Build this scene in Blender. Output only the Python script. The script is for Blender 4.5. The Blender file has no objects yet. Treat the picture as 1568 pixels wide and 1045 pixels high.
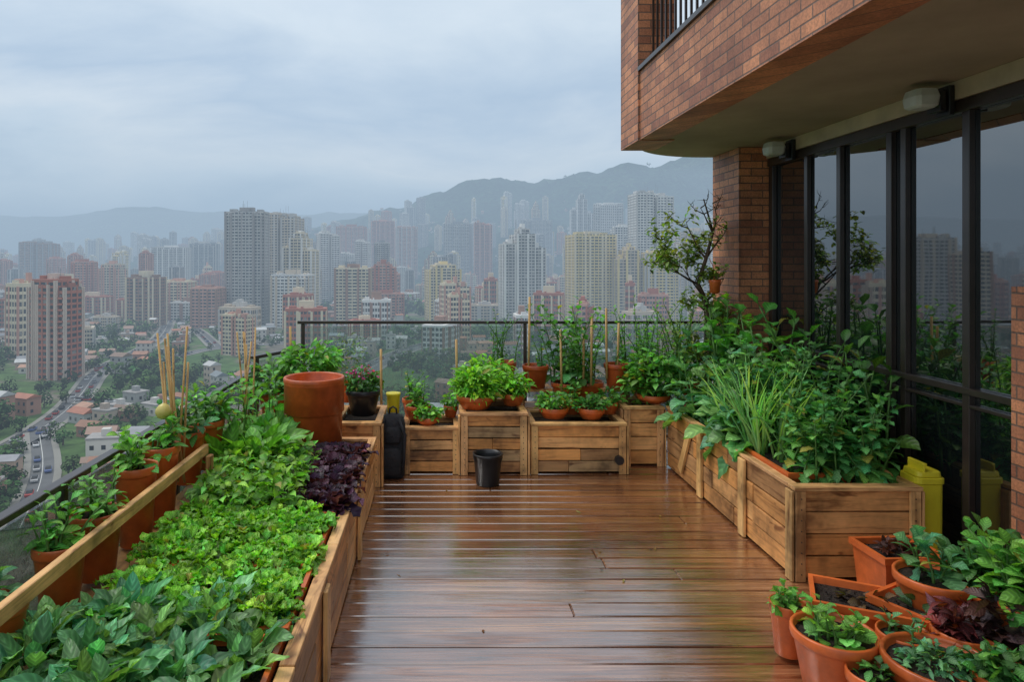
import bpy, math, random
import numpy as np
from mathutils import Vector, noise
random.seed(7); rng=np.random.default_rng(7)
R=random.uniform
F=1045.0
# ------------------------------------------------------------ helpers
class MB:
    def __init__(s): s.V=[];s.F=[];s.M=[];s.C=[];s.G=[];s.n=0
    def add(s,V,Fc,mat=0,col=(1,1,1),G=None):
        V=np.asarray(V,float).reshape(-1,3); n=len(V)
        col=np.asarray(col,float)
        if col.ndim==1: col=np.tile(col,(n,1))
        if G is None: G=V
        s.V.append(V); s.C.append(col); s.G.append(np.asarray(G,float))
        if isinstance(Fc,np.ndarray): s.F.extend((Fc+s.n).tolist()); k=len(Fc)
        else:
            o=s.n; s.F.extend([[i+o for i in f] for f in Fc]); k=len(Fc)
        s.M.extend([mat]*k if np.isscalar(mat) else list(mat)); s.n+=n
    def build(s,name,mats,parent=None,smooth=False,bevel=0):
        me=bpy.data.meshes.new(name)
        V=np.concatenate(s.V); me.from_pydata(V.tolist(),[],s.F)
        me.polygons.foreach_set('material_index',np.array(s.M,dtype=np.int32))
        me.polygons.foreach_set('use_smooth',np.full(len(s.F),smooth))
        C=np.concatenate(s.C); C=np.hstack([C,np.ones((len(C),1))])
        a=me.color_attributes.new('Col','FLOAT_COLOR','POINT'); a.data.foreach_set('color',C.ravel())
        g=me.attributes.new('G','FLOAT_VECTOR','POINT'); g.data.foreach_set('vector',np.concatenate(s.G).ravel())
        for m in mats: me.materials.append(m)
        me.update()
        o=bpy.data.objects.new(name,me); bpy.context.scene.collection.objects.link(o)
        if parent: o.parent=parent
        if bevel:
            b=o.modifiers.new('b','BEVEL'); b.width=bevel; b.segments=1; b.limit_method='ANGLE'
        return o
def empty(name):
    e=bpy.data.objects.new(name,None); e.empty_display_size=.1
    bpy.context.scene.collection.objects.link(e); return e
BF=np.array([[0,3,2,1],[4,5,6,7],[0,1,5,4],[1,2,6,5],[2,3,7,6],[3,0,4,7]])
def box(mb,lo,hi,mat=0,col=(1,1,1),rot=None):
    lo=np.array(lo,float);hi=np.array(hi,float)
    V=np.array([[lo[0],lo[1],lo[2]],[hi[0],lo[1],lo[2]],[hi[0],hi[1],lo[2]],[lo[0],hi[1],lo[2]],
                [lo[0],lo[1],hi[2]],[hi[0],lo[1],hi[2]],[hi[0],hi[1],hi[2]],[lo[0],hi[1],hi[2]]])
    ax=int(np.argmax(hi-lo)); o=[(ax)%3,(ax+1)%3,(ax+2)%3]
    G=V[:,o]-lo[o]+rng.uniform(0,50,3)
    if rot is not None:
        c=(lo+hi)/2; V=(V-c)@rot.T+c
    mb.add(V,BF,mat,col,G)
def rotm(axis,a):
    c,s=math.cos(a),math.sin(a)
    return np.array({'x':[[1,0,0],[0,c,-s],[0,s,c]],'y':[[c,0,s],[0,1,0],[-s,0,c]],'z':[[c,-s,0],[s,c,0],[0,0,1]]}[axis])
def lathe(mb,c,prof,seg=24,mat=0,col=(1,1,1),sq=0,cap=True,sx=1,sy=1):
    a=np.linspace(0,2*math.pi,seg,endpoint=False)
    k=np.ones(seg)
    if sq: k=1/(np.abs(np.cos(a))**sq+np.abs(np.sin(a))**sq)**(1/sq)
    V=[];n=len(prof)
    for r,z in prof:
        V.append(np.stack([c[0]+r*k*np.cos(a)*sx,c[1]+r*k*np.sin(a)*sy,np.full(seg,c[2]+z)],1))
    V=np.concatenate(V); Fc=[]
    for i in range(n-1):
        for j in range(seg):
            j2=(j+1)%seg; Fc.append([i*seg+j,i*seg+j2,(i+1)*seg+j2,(i+1)*seg+j])
    if cap: Fc.append(list(range(seg))[::-1]); Fc.append([(n-1)*seg+j for j in range(seg)])
    mb.add(V,Fc,mat,col)
def tube(mb,pts,rad,seg=7,mat=0,col=(1,1,1)):
    pts=[Vector(p) for p in pts]; V=[];n=len(pts)
    for i,p in enumerate(pts):
        t=(pts[min(i+1,n-1)]-pts[max(i-1,0)]).normalized()
        u=t.cross(Vector((0.13,0.97,.2))).normalized(); w=t.cross(u)
        r=rad[i] if hasattr(rad,'__len__') else rad
        for j in range(seg):
            a=2*math.pi*j/seg; V.append(p+u*(r*math.cos(a))+w*(r*math.sin(a)))
    Fc=[[i*seg+j,i*seg+(j+1)%seg,(i+1)*seg+(j+1)%seg,(i+1)*seg+j] for i in range(n-1) for j in range(seg)]
    Fc.append(list(range(seg))[::-1]); Fc.append([(n-1)*seg+j for j in range(seg)])
    V=np.array([tuple(v) for v in V]); G=V[:,[2,0,1]]
    mb.add(V,Fc,mat,col,G)
def arr(x,N): return np.full(N,x,float) if np.isscalar(x) else np.asarray(x,float)
def leaves(mb,P,az,el,L,W,bend,fold=.3,ruffle=0.,shape='ovate',col=(.1,.3,.05),var=.25,seg=6,cs=1,roll=.3,mat=0,pet=.15):
    P=np.asarray(P,float); N=len(P)
    az=arr(az,N);el=arr(el,N);L=arr(L,N);W=arr(W,N);bend=arr(bend,N)
    t=np.linspace(0,1,seg+1); ang=el[:,None]-bend[:,None]*t[None]**1.3
    st=(L/seg)[:,None]
    cx=np.cos(ang)*st; cz=np.sin(ang)*st; cx[:,0]=0; cz[:,0]=0
    x=np.cumsum(cx,1); z=np.cumsum(cz,1)
    ca,sa=np.cos(az)[:,None],np.sin(az)[:,None]
    path=np.stack([P[:,0:1]+x*ca,P[:,1:2]+x*sa,P[:,2:3]+z],-1)
    nrm=np.stack([-np.sin(ang)*ca,-np.sin(ang)*sa,np.cos(ang)],-1)
    side=np.stack([-sa*np.ones_like(ang),ca*np.ones_like(ang),np.zeros_like(ang)],-1)
    ro=rng.normal(0,roll,N)[:,None,None]
    s2=side*np.cos(ro)+nrm*np.sin(ro); n2=nrm*np.cos(ro)-side*np.sin(ro)
    u=np.clip((t-pet)/(1-pet),0,1)
    if shape=='ovate': w=np.sin(math.pi*u**.7)**.8
    elif shape=='round': w=np.sqrt(np.clip(1-(2*u**.8-1)**2,0,1))
    elif shape=='lance': w=np.sin(math.pi*u**.6)**1.1
    elif shape=='fan': w=np.clip(u*1.7,0,1)*np.sqrt(np.clip(1-np.maximum(0,(u-.55)/.45)**2,0,1))+.0
    elif shape=='lobed': w=np.sin(math.pi*u**.7)**.7*(.8+.3*np.sin(u*16))
    elif shape=='blade': w=(1-u**2.5)
    w=np.maximum(w,0.07*(t<.99))
    if shape=='blade': w=np.maximum(1-t**3,.02)
    s=np.linspace(-1,1,2*cs+1)
    ws=(w[None,:]*W[:,None]/2)
    ph=rng.uniform(0,6.28,N)[:,None,None]
    off=ws[:,:,None]*s[None,None,:]
    up=fold*ws[:,:,None]*np.abs(s)[None,None,:]
    if ruffle: up=up+ruffle*W[:,None,None]*np.sin(t[None,:,None]*17+ph+s[None,None,:]*4.)*np.abs(s)**1.2
    V=path[:,:,None,:]+s2[:,:,None,:]*off[...,None]+n2[:,:,None,:]*up[...,None]
    K=(seg+1)*(2*cs+1); V=V.reshape(-1,3)
    q=[]
    m=2*cs+1
    for i in range(seg):
        for j in range(2*cs): q.append([i*m+j,i*m+j+1,(i+1)*m+j+1,(i+1)*m+j])
    q=np.array(q); Fc=(q[None]+np.arange(N)[:,None,None]*K).reshape(-1,4)
    c=np.asarray(col,float)
    if c.ndim==1: c=np.tile(c,(N,1))
    b=np.exp(rng.normal(0,var,N))[:,None]; hue=rng.normal(0,.14,N)[:,None]
    c=c*b*np.hstack([1+hue*1.3,np.ones((N,1)),1-hue])
    yl=(rng.uniform(0,1,N)<.02)[:,None]; c=np.where(yl&(c[:,1:2]>.08),np.array([[.34,.32,.05]]),c)
    C=np.repeat(c[:,None,:],K,1).reshape(N,seg+1,m,3)
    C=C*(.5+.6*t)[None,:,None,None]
    mid=(np.abs(s)<.01).astype(float)[None,None,:,None]
    C=C*(1+.45*mid)+mid*.022*(c.max(1)>.08)[:,None,None,None]
    G=np.zeros((N,seg+1,m,3)); G[...,0]=t[None,:,None]; G[...,1]=np.abs(s)[None,None,:]; G[...,2]=rng.uniform(0,9,N)[:,None,None]
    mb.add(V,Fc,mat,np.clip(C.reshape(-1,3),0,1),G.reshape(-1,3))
def rosette(mb,c,n,L,W,col,shape='ovate',el=(.4,1.4),bend=1.2,ruffle=0,fold=.3,cs=1,seg=6,var=.2,spread=.02,pet=.15,mat=0):
    k=np.arange(n)/max(n-1,1)
    az=np.arange(n)*2.4+R(0,6)+rng.normal(0,.25,n)
    e=el[0]+(el[1]-el[0])*k+rng.normal(0,.12,n)
    P=np.stack([c[0]+np.cos(az)*spread,c[1]+np.sin(az)*spread,np.full(n,c[2])],1)
    leaves(mb,P,az,e,L*(1-.35*k)*rng.uniform(.8,1.15,n),W*(1-.3*k)*rng.uniform(.8,1.1,n),bend*(1-.5*k)*rng.uniform(.7,1.3,n),fold,ruffle,shape,col,var,seg,cs,pet=pet,mat=mat)
def bush(mb,c,r,n,L,W,col,shape='ovate',var=.35,seg=4,cs=1,pet=.15,fold=.3,ruffle=0,bend=.8,mat=0):
    d=rng.normal(0,1,(n,3)); d/=np.linalg.norm(d,axis=1)[:,None]
    rr=rng.uniform(.15,1,n)**.5
    nz=np.array([noise.noise(Vector(v)*1.7+Vector((c[0]*3,c[1]*3,0))) for v in d])
    rr=rr*(1+.45*nz)
    P=np.array(c)+d*rr[:,None]*np.array(r)
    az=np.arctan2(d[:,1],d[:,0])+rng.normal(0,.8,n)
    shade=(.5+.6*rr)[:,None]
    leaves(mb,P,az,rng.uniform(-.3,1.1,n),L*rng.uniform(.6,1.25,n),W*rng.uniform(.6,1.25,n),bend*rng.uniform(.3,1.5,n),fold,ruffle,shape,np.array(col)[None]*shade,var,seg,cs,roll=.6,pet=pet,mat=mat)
def stalk(mb,b,h,n,L,W,col,shape='ovate',lean=.1,scol=(.12,.25,.06),pet=.3,ruffle=.03,bend=1.0,cs=1,el=(.0,1.1),r0=.006,t0=.15,var=.22):
    dx,dy=rng.normal(0,lean,2)*h
    pts=[(b[0]+dx*t*t,b[1]+dy*t*t,b[2]+h*t) for t in np.linspace(0,1,6)]
    tube(mb,pts,[r0*(1.2-.8*t) for t in np.linspace(0,1,6)],5,0,scol)
    t=np.linspace(t0,1,n); P=np.stack([b[0]+dx*t*t,b[1]+dy*t*t,b[2]+h*t],1)
    az=np.arange(n)*2.4+R(0,6)
    leaves(mb,P,az,el[0]+(el[1]-el[0])*t+rng.normal(0,.2,n),L*(1.1-.5*t)*rng.uniform(.75,1.2,n),W*(1.1-.5*t)*rng.uniform(.75,1.2,n),bend*rng.uniform(.5,1.3,n),.25,ruffle,shape,col,var,6,cs,pet=pet)
# ------------------------------------------------------------ materials
def mat(name):
    m=bpy.data.materials.new(name); m.use_nodes=True; nt=m.node_tree
    return m,nt,nt.nodes['Principled BSDF'],nt.nodes,nt.links
def N(nt,t,**k):
    n=nt.nodes.new(t)
    for a,b in k.items():
        if a in n.inputs: n.inputs[a].default_value=b
        else: setattr(n,a,b)
    return n
def ramp(nt,stops,fac=None):
    r=nt.nodes.new('ShaderNodeValToRGB'); e=r.color_ramp.elements
    while len(e)<len(stops): e.new(.5)
    for i,(p,c) in enumerate(stops):
        e[i].position=p; e[i].color=(*c,1) if len(c)==3 else c
    if fac: nt.links.new(fac,r.inputs[0])
    return r
def noi(nt,scale,detail=4,rough=.55,vec=None,mscale=None,dist=0):
    n=N(nt,'ShaderNodeTexNoise'); n.inputs['Scale'].default_value=scale; n.inputs['Detail'].default_value=detail
    n.inputs['Roughness'].default_value=rough; n.inputs['Distortion'].default_value=dist
    if vec is not None:
        if mscale:
            mp=N(nt,'ShaderNodeMapping'); mp.inputs['Scale'].default_value=mscale; nt.links.new(vec,mp.inputs[0]); vec=mp.outputs[0]
        nt.links.new(vec,n.inputs['Vector'])
    return n
def mixc(nt,a,b,fac=None,mode='MIX',f=.5):
    m=nt.nodes.new('ShaderNodeMix'); m.data_type='RGBA'; m.blend_type=mode
    m.inputs[0].default_value=f
    if fac is not None: nt.links.new(fac,m.inputs[0])
    for i,v in ((6,a),(7,b)):
        if isinstance(v,(tuple,list)): m.inputs[i].default_value=(*v[:3],1)
        else: nt.links.new(v,m.inputs[i])
    return m.outputs[2]
def mth(nt,op,a,b=None):
    m=N(nt,'ShaderNodeMath',operation=op)
    for i,v in enumerate((a,b)):
        if v is None: continue
        if isinstance(v,(int,float)): m.inputs[i].default_value=v
        else: nt.links.new(v,m.inputs[i])
    return m.outputs[0]
def bump(nt,bs,h,st,dist=.01):
    b=N(nt,'ShaderNodeBump'); b.inputs['Strength'].default_value=st; b.inputs['Distance'].default_value=dist
    nt.links.new(h,b.inputs['Height']); nt.links.new(b.outputs[0],bs.inputs['Normal']); return b
def attr(nt,name):
    a=nt.nodes.new('ShaderNodeAttribute'); a.attribute_name=name; return a
def pos(nt): return nt.nodes.new('ShaderNodeNewGeometry').outputs['Position']

def leafmat():
    m,nt,bs,ns,ln=mat('leaf'); a=attr(nt,'Col'); g=attr(nt,'G')
    sp=N(nt,'ShaderNodeSeparateXYZ'); ln.new(g.outputs['Vector'],sp.inputs[0])
    ph=mth(nt,'MULTIPLY',mth(nt,'SUBTRACT',sp.outputs[0],mth(nt,'MULTIPLY',sp.outputs[1],.2)),44.)
    sn=mth(nt,'ADD',mth(nt,'MULTIPLY',mth(nt,'SINE',ph),.5),.5)
    r=ramp(nt,[(0,(.84,.84,.84)),(.7,(1,1,1)),(.96,(1.3,1.25,1.25))],sn)
    c=mixc(nt,a.outputs[0],r.outputs[0],mode='MULTIPLY',f=1)
    ln.new(c,bs.inputs['Base Color']); bs.inputs['Roughness'].default_value=.42; bs.inputs['Specular IOR Level'].default_value=.4
    t=N(nt,'ShaderNodeBsdfTranslucent'); c2=mixc(nt,c,(1.6,1.7,.5),mode='MULTIPLY',f=1); ln.new(c2,t.inputs[0])
    mx=N(nt,'ShaderNodeMixShader'); mx.inputs[0].default_value=.3
    ln.new(bs.outputs[0],mx.inputs[1]); ln.new(t.outputs[0],mx.inputs[2]); ln.new(mx.outputs[0],ns['Material Output'].inputs[0])
    bump(nt,bs,sn,.35,.003)
    return m
LEAF=leafmat()
def woodmat(name,base,dark,rough=.6,weather=True):
    m,nt,bs,ns,ln=mat(name); g=attr(nt,'G').outputs['Vector']; a=attr(nt,'Col')
    n1=noi(nt,1,5,.65,g,(2.2,30,30),.8); n2=noi(nt,1,2,.5,g,(4,9,9),1.2); n3=noi(nt,2.6,4,.7,pos(nt))
    r=ramp(nt,[(.3,dark),(.47,base),(.75,tuple(min(1,x*1.3) for x in base))],n1.outputs[0])
    k=ramp(nt,[(.64,(1,1,1)),(.72,(.3,.2,.15))],n2.outputs[0])
    c=mixc(nt,r.outputs[0],k.outputs[0],mode='MULTIPLY',f=.85)
    c=mixc(nt,c,a.outputs[0],mode='MULTIPLY',f=1)
    if weather:
        d=ramp(nt,[(.33,(.30,.28,.27)),(.46,(.80,.78,.76)),(.6,(1.1,1.1,1.1))],n3.outputs[0]); c=mixc(nt,c,d.outputs[0],mode='MULTIPLY',f=.95)
    ln.new(c,bs.inputs['Base Color']); bs.inputs['Roughness'].default_value=rough
    bump(nt,bs,n1.outputs[0],.7,.005)
    return m
WOOD=woodmat('reclaimed_wood',(.74,.44,.19),(.33,.15,.055),.5)
BAMB=woodmat('bamboo',(.6,.37,.14),(.3,.17,.05),weather=False)
BARK=woodmat('bark',(.14,.09,.055),(.06,.04,.025),.8)
def deckmat():
    m,nt,bs,ns,ln=mat('wet_decking'); g=attr(nt,'G').outputs['Vector']; a=attr(nt,'Col')
    n1=noi(nt,1,5,.72,g,(1.6,44,44),.8); n2=noi(nt,.9,4,.6,pos(nt)); n4=noi(nt,1,3,.6,g,(1.3,14,14),.6)
    r=ramp(nt,[(.3,(.06,.02,.008)),(.46,(.22,.08,.032)),(.6,(.38,.165,.07)),(.76,(.56,.31,.17))],n1.outputs[0])
    c=mixc(nt,r.outputs[0],a.outputs[0],mode='MULTIPLY',f=1)
    d=ramp(nt,[(.35,(.6,.56,.52)),(.65,(1.1,1.1,1.1))],n2.outputs[0]); c=mixc(nt,c,d.outputs[0],mode='MULTIPLY',f=1)
    ln.new(c,bs.inputs['Base Color'])
    rr=ramp(nt,[(.35,(.12,)*3),(.5,(.22,)*3),(.68,(.4,)*3)],n4.outputs[0]); ln.new(rr.outputs[0],bs.inputs['Roughness'])
    bump(nt,bs,n1.outputs[0],.3,.006)
    cw=ramp(nt,[(.34,(.55,)*3),(.5,(1,)*3)],n4.outputs[0]); ln.new(cw.outputs[0],bs.inputs['Coat Weight']); bs.inputs['Coat IOR'].default_value=2.9
    cr=ramp(nt,[(.40,(.03,)*3),(.54,(.09,)*3),(.66,(.24,)*3)],n2.outputs[0]); cr2=mixc(nt,cr.outputs[0],rr.outputs[0],f=.2); ln.new(cr2,bs.inputs['Coat Roughness'])
    b2=N(nt,'ShaderNodeBump'); b2.inputs['Strength'].default_value=.14; b2.inputs['Distance'].default_value=.005; ln.new(n1.outputs[0],b2.inputs['Height']); ln.new(b2.outputs[0],bs.inputs['Coat Normal'])
    return m
DECK=deckmat()
def simple(name,col,rough=.5,metal=0,var=.15,scale=8,bmp=.1,useattr=False,spec=.5,bd=.005,det=3):
    m,nt,bs,ns,ln=mat(name); n=noi(nt,scale,det,.6,pos(nt))
    r=ramp(nt,[(.3,tuple(c*(1-var) for c in col)),(.7,tuple(min(1,c*(1+var)) for c in col))],n.outputs[0])
    c=r.outputs[0]
    if useattr: c=mixc(nt,c,attr(nt,'Col').outputs[0],mode='MULTIPLY',f=1)
    ln.new(c,bs.inputs['Base Color']); bs.inputs['Roughness'].default_value=rough; bs.inputs['Metallic'].default_value=metal
    bs.inputs['Specular IOR Level'].default_value=spec
    if bmp: bump(nt,bs,n.outputs[0],bmp,bd)
    return m
POT=simple('terracotta_plastic',(.64,.135,.03),.36,var=.3,scale=9,useattr=True,det=5)
SOIL=simple('soil',(.028,.017,.011),.9,var=.7,scale=70,bmp=1,bd=.02)
BLACK=simple('black_plastic',(.018,.018,.02),.35)
FABRIC=simple('black_fabric',(.02,.02,.024),.8,bmp=.6,scale=25,bd=.02)
FRAME=simple('bronze_frame',(.04,.028,.023),.3,var=.2,spec=.6)
YEL=simple('yellow_plastic',(.74,.62,.03),.35,var=.1)
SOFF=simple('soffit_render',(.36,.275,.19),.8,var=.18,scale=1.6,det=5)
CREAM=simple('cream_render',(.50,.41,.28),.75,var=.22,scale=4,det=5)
LAMPM=simple('lamp_housing',(.50,.52,.48),.4)
def brickmat():
    m,nt,bs,ns,ln=mat('brick'); p=pos(nt)
    sp=N(nt,'ShaderNodeSeparateXYZ'); ln.new(p,sp.inputs[0])
    ad=N(nt,'ShaderNodeMath',operation='ADD'); ln.new(sp.outputs[0],ad.inputs[0]); ln.new(sp.outputs[1],ad.inputs[1])
    cb=N(nt,'ShaderNodeCombineXYZ'); ln.new(ad.outputs[0],cb.inputs[0]); ln.new(sp.outputs[2],cb.inputs[1])
    b=N(nt,'ShaderNodeTexBrick'); ln.new(cb.outputs[0],b.inputs['Vector'])
    b.inputs['Scale'].default_value=1; b.inputs['Brick Width'].default_value=.19; b.inputs['Row Height'].default_value=.062
    b.inputs['Mortar Size'].default_value=.005; b.inputs['Mortar Smooth'].default_value=.3; b.inputs['Bias'].default_value=-.1
    b.inputs['Color1'].default_value=(.70,.28,.135,1); b.inputs['Color2'].default_value=(.34,.12,.068,1); b.inputs['Mortar'].default_value=(.20,.12,.085,1)
    n=noi(nt,3,5,.65,p,(1,1,.5)); r=ramp(nt,[(.3,(.55,.53,.52)),(.7,(1.2,1.2,1.15))],n.outputs[0])
    n5=noi(nt,80,2,.6,p); r5=ramp(nt,[(.3,(.75,.75,.75)),(.7,(1.22,1.22,1.22))],n5.outputs[0])
    c=mixc(nt,b.outputs[0],r.outputs[0],mode='MULTIPLY',f=1); c=mixc(nt,c,r5.outputs[0],mode='MULTIPLY',f=1)
    ln.new(c,bs.inputs['Base Color']); bs.inputs['Roughness'].default_value=.55
    inv=N(nt,'ShaderNodeMath',operation='SUBTRACT'); inv.inputs[0].default_value=1; ln.new(b.outputs['Fac'],inv.inputs[1])
    bump(nt,bs,inv.outputs[0],.8,.006)
    return m
BRICK=brickmat()
def glasswin():
    m,nt,bs,ns,ln=mat('window_glass'); bs.inputs['Base Color'].default_value=(.008,.011,.012,1)
    bs.inputs['Roughness'].default_value=.02; bs.inputs['IOR'].default_value=3.0
    n=noi(nt,1.2,2,.5,pos(nt)); bump(nt,bs,n.outputs[0],.03,.02); return m
WGLASS=glasswin()
def railglass(name,lo,hi,base,rough):
    m,nt,bs,ns,ln=mat(name)
    t=N(nt,'ShaderNodeBsdfTransparent'); t.inputs[0].default_value=(.84,.89,.88,1)
    bs.inputs['Base Color'].default_value=(*base,1); bs.inputs['Roughness'].default_value=rough
    n=noi(nt,40,4,.75,pos(nt)); r=ramp(nt,[(.35,(lo,)*3),(.7,(hi,)*3)],n.outputs[0])
    mx=N(nt,'ShaderNodeMixShader'); ln.new(r.outputs[0],mx.inputs[0]); ln.new(t.outputs[0],mx.inputs[1]); ln.new(bs.outputs[0],mx.inputs[2])
    ln.new(mx.outputs[0],ns['Material Output'].inputs[0]); return m
RGLASS=railglass('rail_glass',.06,.30,(.40,.46,.46),.1)
RGLASS2=railglass('rain_glass',.28,.75,(.26,.31,.29),.2)
TWALL=simple('tower_wall',(1,1,1),.8,var=.09,scale=.06,bmp=0,useattr=True,det=1)
def tglass():
    m,nt,bs,ns,ln=mat('tower_window'); p=pos(nt)
    v=N(nt,'ShaderNodeTexVoronoi'); v.inputs['Scale'].default_value=.33; ln.new(p,v.inputs['Vector'])
    sp=N(nt,'ShaderNodeSeparateColor'); ln.new(v.outputs['Color'],sp.inputs[0])
    r=ramp(nt,[(0,(.012,.016,.02)),(.6,(.035,.045,.055)),(.8,(.12,.12,.11)),(1,(.3,.28,.25))],sp.outputs[0])
    ln.new(r.outputs[0],bs.inputs['Base Color']); bs.inputs['Roughness'].default_value=.3; return m
TGLASS=tglass()
ROOF=simple('house_roof',(1,1,1),.7,var=.2,scale=.5,bmp=0,useattr=True,det=2)
ASPH=simple('asphalt',(.09,.09,.09),.6,var=.2,scale=.2,bmp=0,det=2)
PAINT=simple('road_paint',(.6,.6,.56),.6,bmp=0,det=1)
PAVE=simple('pavement',(.24,.23,.2),.8,bmp=0,det=1)
TREEM,_nt,_bs,_,_ln=mat('distant_leaf'); _ln.new(attr(_nt,'Col').outputs[0],_bs.inputs['Base Color']); _bs.inputs['Roughness'].default_value=.8; _bs.inputs['Specular IOR Level'].default_value=.2

# ------------------------------------------------------------ world, sun, camera
sc=bpy.context.scene
w=bpy.data.worlds.new('World'); sc.world=w; w.use_nodes=True; nt=w.node_tree
bg=nt.nodes['Background']; bg.inputs[1].default_value=.15
sky=N(nt,'ShaderNodeTexSky'); sky.sky_type='NISHITA'; sky.sun_disc=False
SE,SA=math.radians(55),math.radians(-60)
sky.sun_elevation=SE; sky.sun_rotation=SA
tc=N(nt,'ShaderNodeTexCoord'); d=tc.outputs['Generated']
sp=N(nt,'ShaderNodeSeparateXYZ'); nt.links.new(d,sp.inputs[0])
nz=noi(nt,1.5,6,.55,d,(1,1,2.6),.35)
warp=mth(nt,'MULTIPLY',mth(nt,'SUBTRACT',nz.outputs[0],.5),.50)
el=mth(nt,'ADD',sp.outputs[2],warp)
er=ramp(nt,[(0,(2.6,3.5,4.6)),(.07,(2.9,3.9,5.0)),(.15,(5.0,5.8,6.5)),(.20,(5.9,6.4,6.8)),(.27,(3.7,4.6,5.7)),(.36,(5.4,6.1,6.7)),(.55,(5.6,6.3,7.0)),(1,(8.0,8.2,8.4))],el)
nz2=noi(nt,3.2,6,.6,d,(1,1,3.2),.2); nr=ramp(nt,[(.3,(.88,.91,.94)),(.7,(1.08,1.06,1.04))],nz2.outputs[0])
cl=mixc(nt,er.outputs[0],nr.outputs[0],mode='MULTIPLY',f=1)
fin=mixc(nt,cl,sky.outputs[0],f=.08)
nt.links.new(fin,bg.inputs[0])
sd=bpy.data.lights.new('sun','SUN'); sd.energy=1.5; sd.angle=math.radians(20); sd.color=(1,.96,.9)
so=bpy.data.objects.new('sun',sd); sc.collection.objects.link(so)
dirv=Vector((math.sin(SA)*math.cos(SE),math.cos(SA)*math.cos(SE),math.sin(SE)))
so.rotation_euler=dirv.to_track_quat('Z','Y').to_euler()
cd=bpy.data.cameras.new('camera'); cam=bpy.data.objects.new('camera',cd); sc.collection.objects.link(cam); sc.camera=cam
cam.location=(0,0,1.7); cam.rotation_euler=(math.pi/2,0,0); cd.lens=24; cd.sensor_width=36
cd.shift_x=(784-672)/1568; cd.shift_y=-(522.5-400)/1568; cd.clip_end=30000; cd.clip_start=.05
sc.view_settings.view_transform='Standard'; sc.view_settings.look='None'; sc.view_settings.exposure=0

# ------------------------------------------------------------ haze volume
mb=MB(); box(mb,(-6000,35,-66),(6000,7500,300)); 
hm=bpy.data.materials.new('haze'); hm.use_nodes=True; nt=hm.node_tree; nt.nodes.remove(nt.nodes['Principled BSDF'])
SIG=1/2050
va=N(nt,'ShaderNodeVolumeAbsorption'); va.inputs['Color'].default_value=(0,0,0,1); va.inputs['Density'].default_value=SIG
em=N(nt,'ShaderNodeEmission'); em.inputs[0].default_value=(.38,.50,.63,1); em.inputs[1].default_value=SIG
ad=N(nt,'ShaderNodeAddShader'); nt.links.new(va.outputs[0],ad.inputs[0]); nt.links.new(em.outputs[0],ad.inputs[1])
nt.links.new(ad.outputs[0],nt.nodes['Material Output'].inputs['Volume'])
mb.build('haze',[hm])

# ------------------------------------------------------------ terrain
GZ=-60.
def interp(x,xs,ys): return float(np.interp(x,xs,ys))
def hillh(x,y):
    if y<1150: return 0
    a=interp(x,[-1500,-700,-354,-190,75,477,825,1240,2400,4000],[0,60,150,205,245,285,375,400,330,300])+60
    t=(y-1250)/(2700-1250); t=max(0,min(1,t)); p=t*t*(3-2*t)
    if y>2700: p=max(0,1-(y-2700)/2500)
    k=noise.fractal(Vector((x/380,y/380,3)),1.0,2.1,5)
    z1=a*p*(1+.34*k*(1-.55*max(0,1-abs(y-2700)/250)))
    b=interp(x/4500*F+672,[-700,0,100,220,340,400,500,640,900],[300,270,285,355,330,270,320,330,300])+60
    q=max(0,1-abs(y-4500)/1500); q=q*q*(3-2*q)
    z2=b*q*(1+.12*noise.fractal(Vector((x/500,y/500,9)),1.0,2.1,4))
    fine=noise.fractal(Vector((x/70,y/70,5)),1.0,2.0,4)*18*min(1,p*3)
    return max(z1+fine,z2,0)
mb=MB()
xs=np.linspace(-5500,3800,300); ys=np.concatenate([np.linspace(1150,3100,130),np.linspace(3150,6200,50)])
V=[(x,y,GZ-1+hillh(x,y)) for y in ys for x in xs]; nx=len(xs)
q=np.array([[j*nx+i,j*nx+i+1,(j+1)*nx+i+1,(j+1)*nx+i] for j in range(len(ys)-1) for i in range(nx-1)])
mb.add(V,q)
m,nt,bs,ns,ln=mat('forest_hill'); n=noi(nt,.010,6,.7,pos(nt)); n2=noi(nt,.07,3,.65,pos(nt))
r=ramp(nt,[(.35,(.008,.025,.016)),(.55,(.02,.05,.024)),(.68,(.05,.085,.04)),(.8,(.12,.12,.09))],n.outputs[0]); r2=ramp(nt,[(.35,(.25,.25,.25)),(.65,(1.5,1.5,1.5))],n2.outputs[0])
ln.new(mixc(nt,r.outputs[0],r2.outputs[0],mode='MULTIPLY',f=1),bs.inputs['Base Color']); bs.inputs['Roughness'].default_value=1; bs.inputs['Specular IOR Level'].default_value=.1
mb.build('hills',[m],smooth=True)
mb=MB(); mb.add([(-14000,-3000,GZ),(14000,-3000,GZ),(14000,16000,GZ),(-14000,16000,GZ)],[[0,1,2,3]])
m,nt,bs,ns,ln=mat('city_ground'); n=noi(nt,.014,6,.65,pos(nt)); n2=noi(nt,.15,3,.6,pos(nt))
r=ramp(nt,[(.40,(.06,.13,.03)),(.54,(.085,.15,.04)),(.59,(.17,.15,.11)),(.72,(.22,.2,.16))],n.outputs[0]); r2=ramp(nt,[(.3,(.55,.55,.55)),(.7,(1.25,1.25,1.25))],n2.outputs[0])
ln.new(mixc(nt,r.outputs[0],r2.outputs[0],mode='MULTIPLY',f=1),bs.inputs['Base Color']); bs.inputs['Roughness'].default_value=.95; bs.inputs['Specular IOR Level'].default_value=.2
mb.build('ground',[m])
def W(ix,iy): d=-GZ*F/(iy-400.) if iy!=400 else 1e4; return ((ix-672)/F*d,d)
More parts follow.
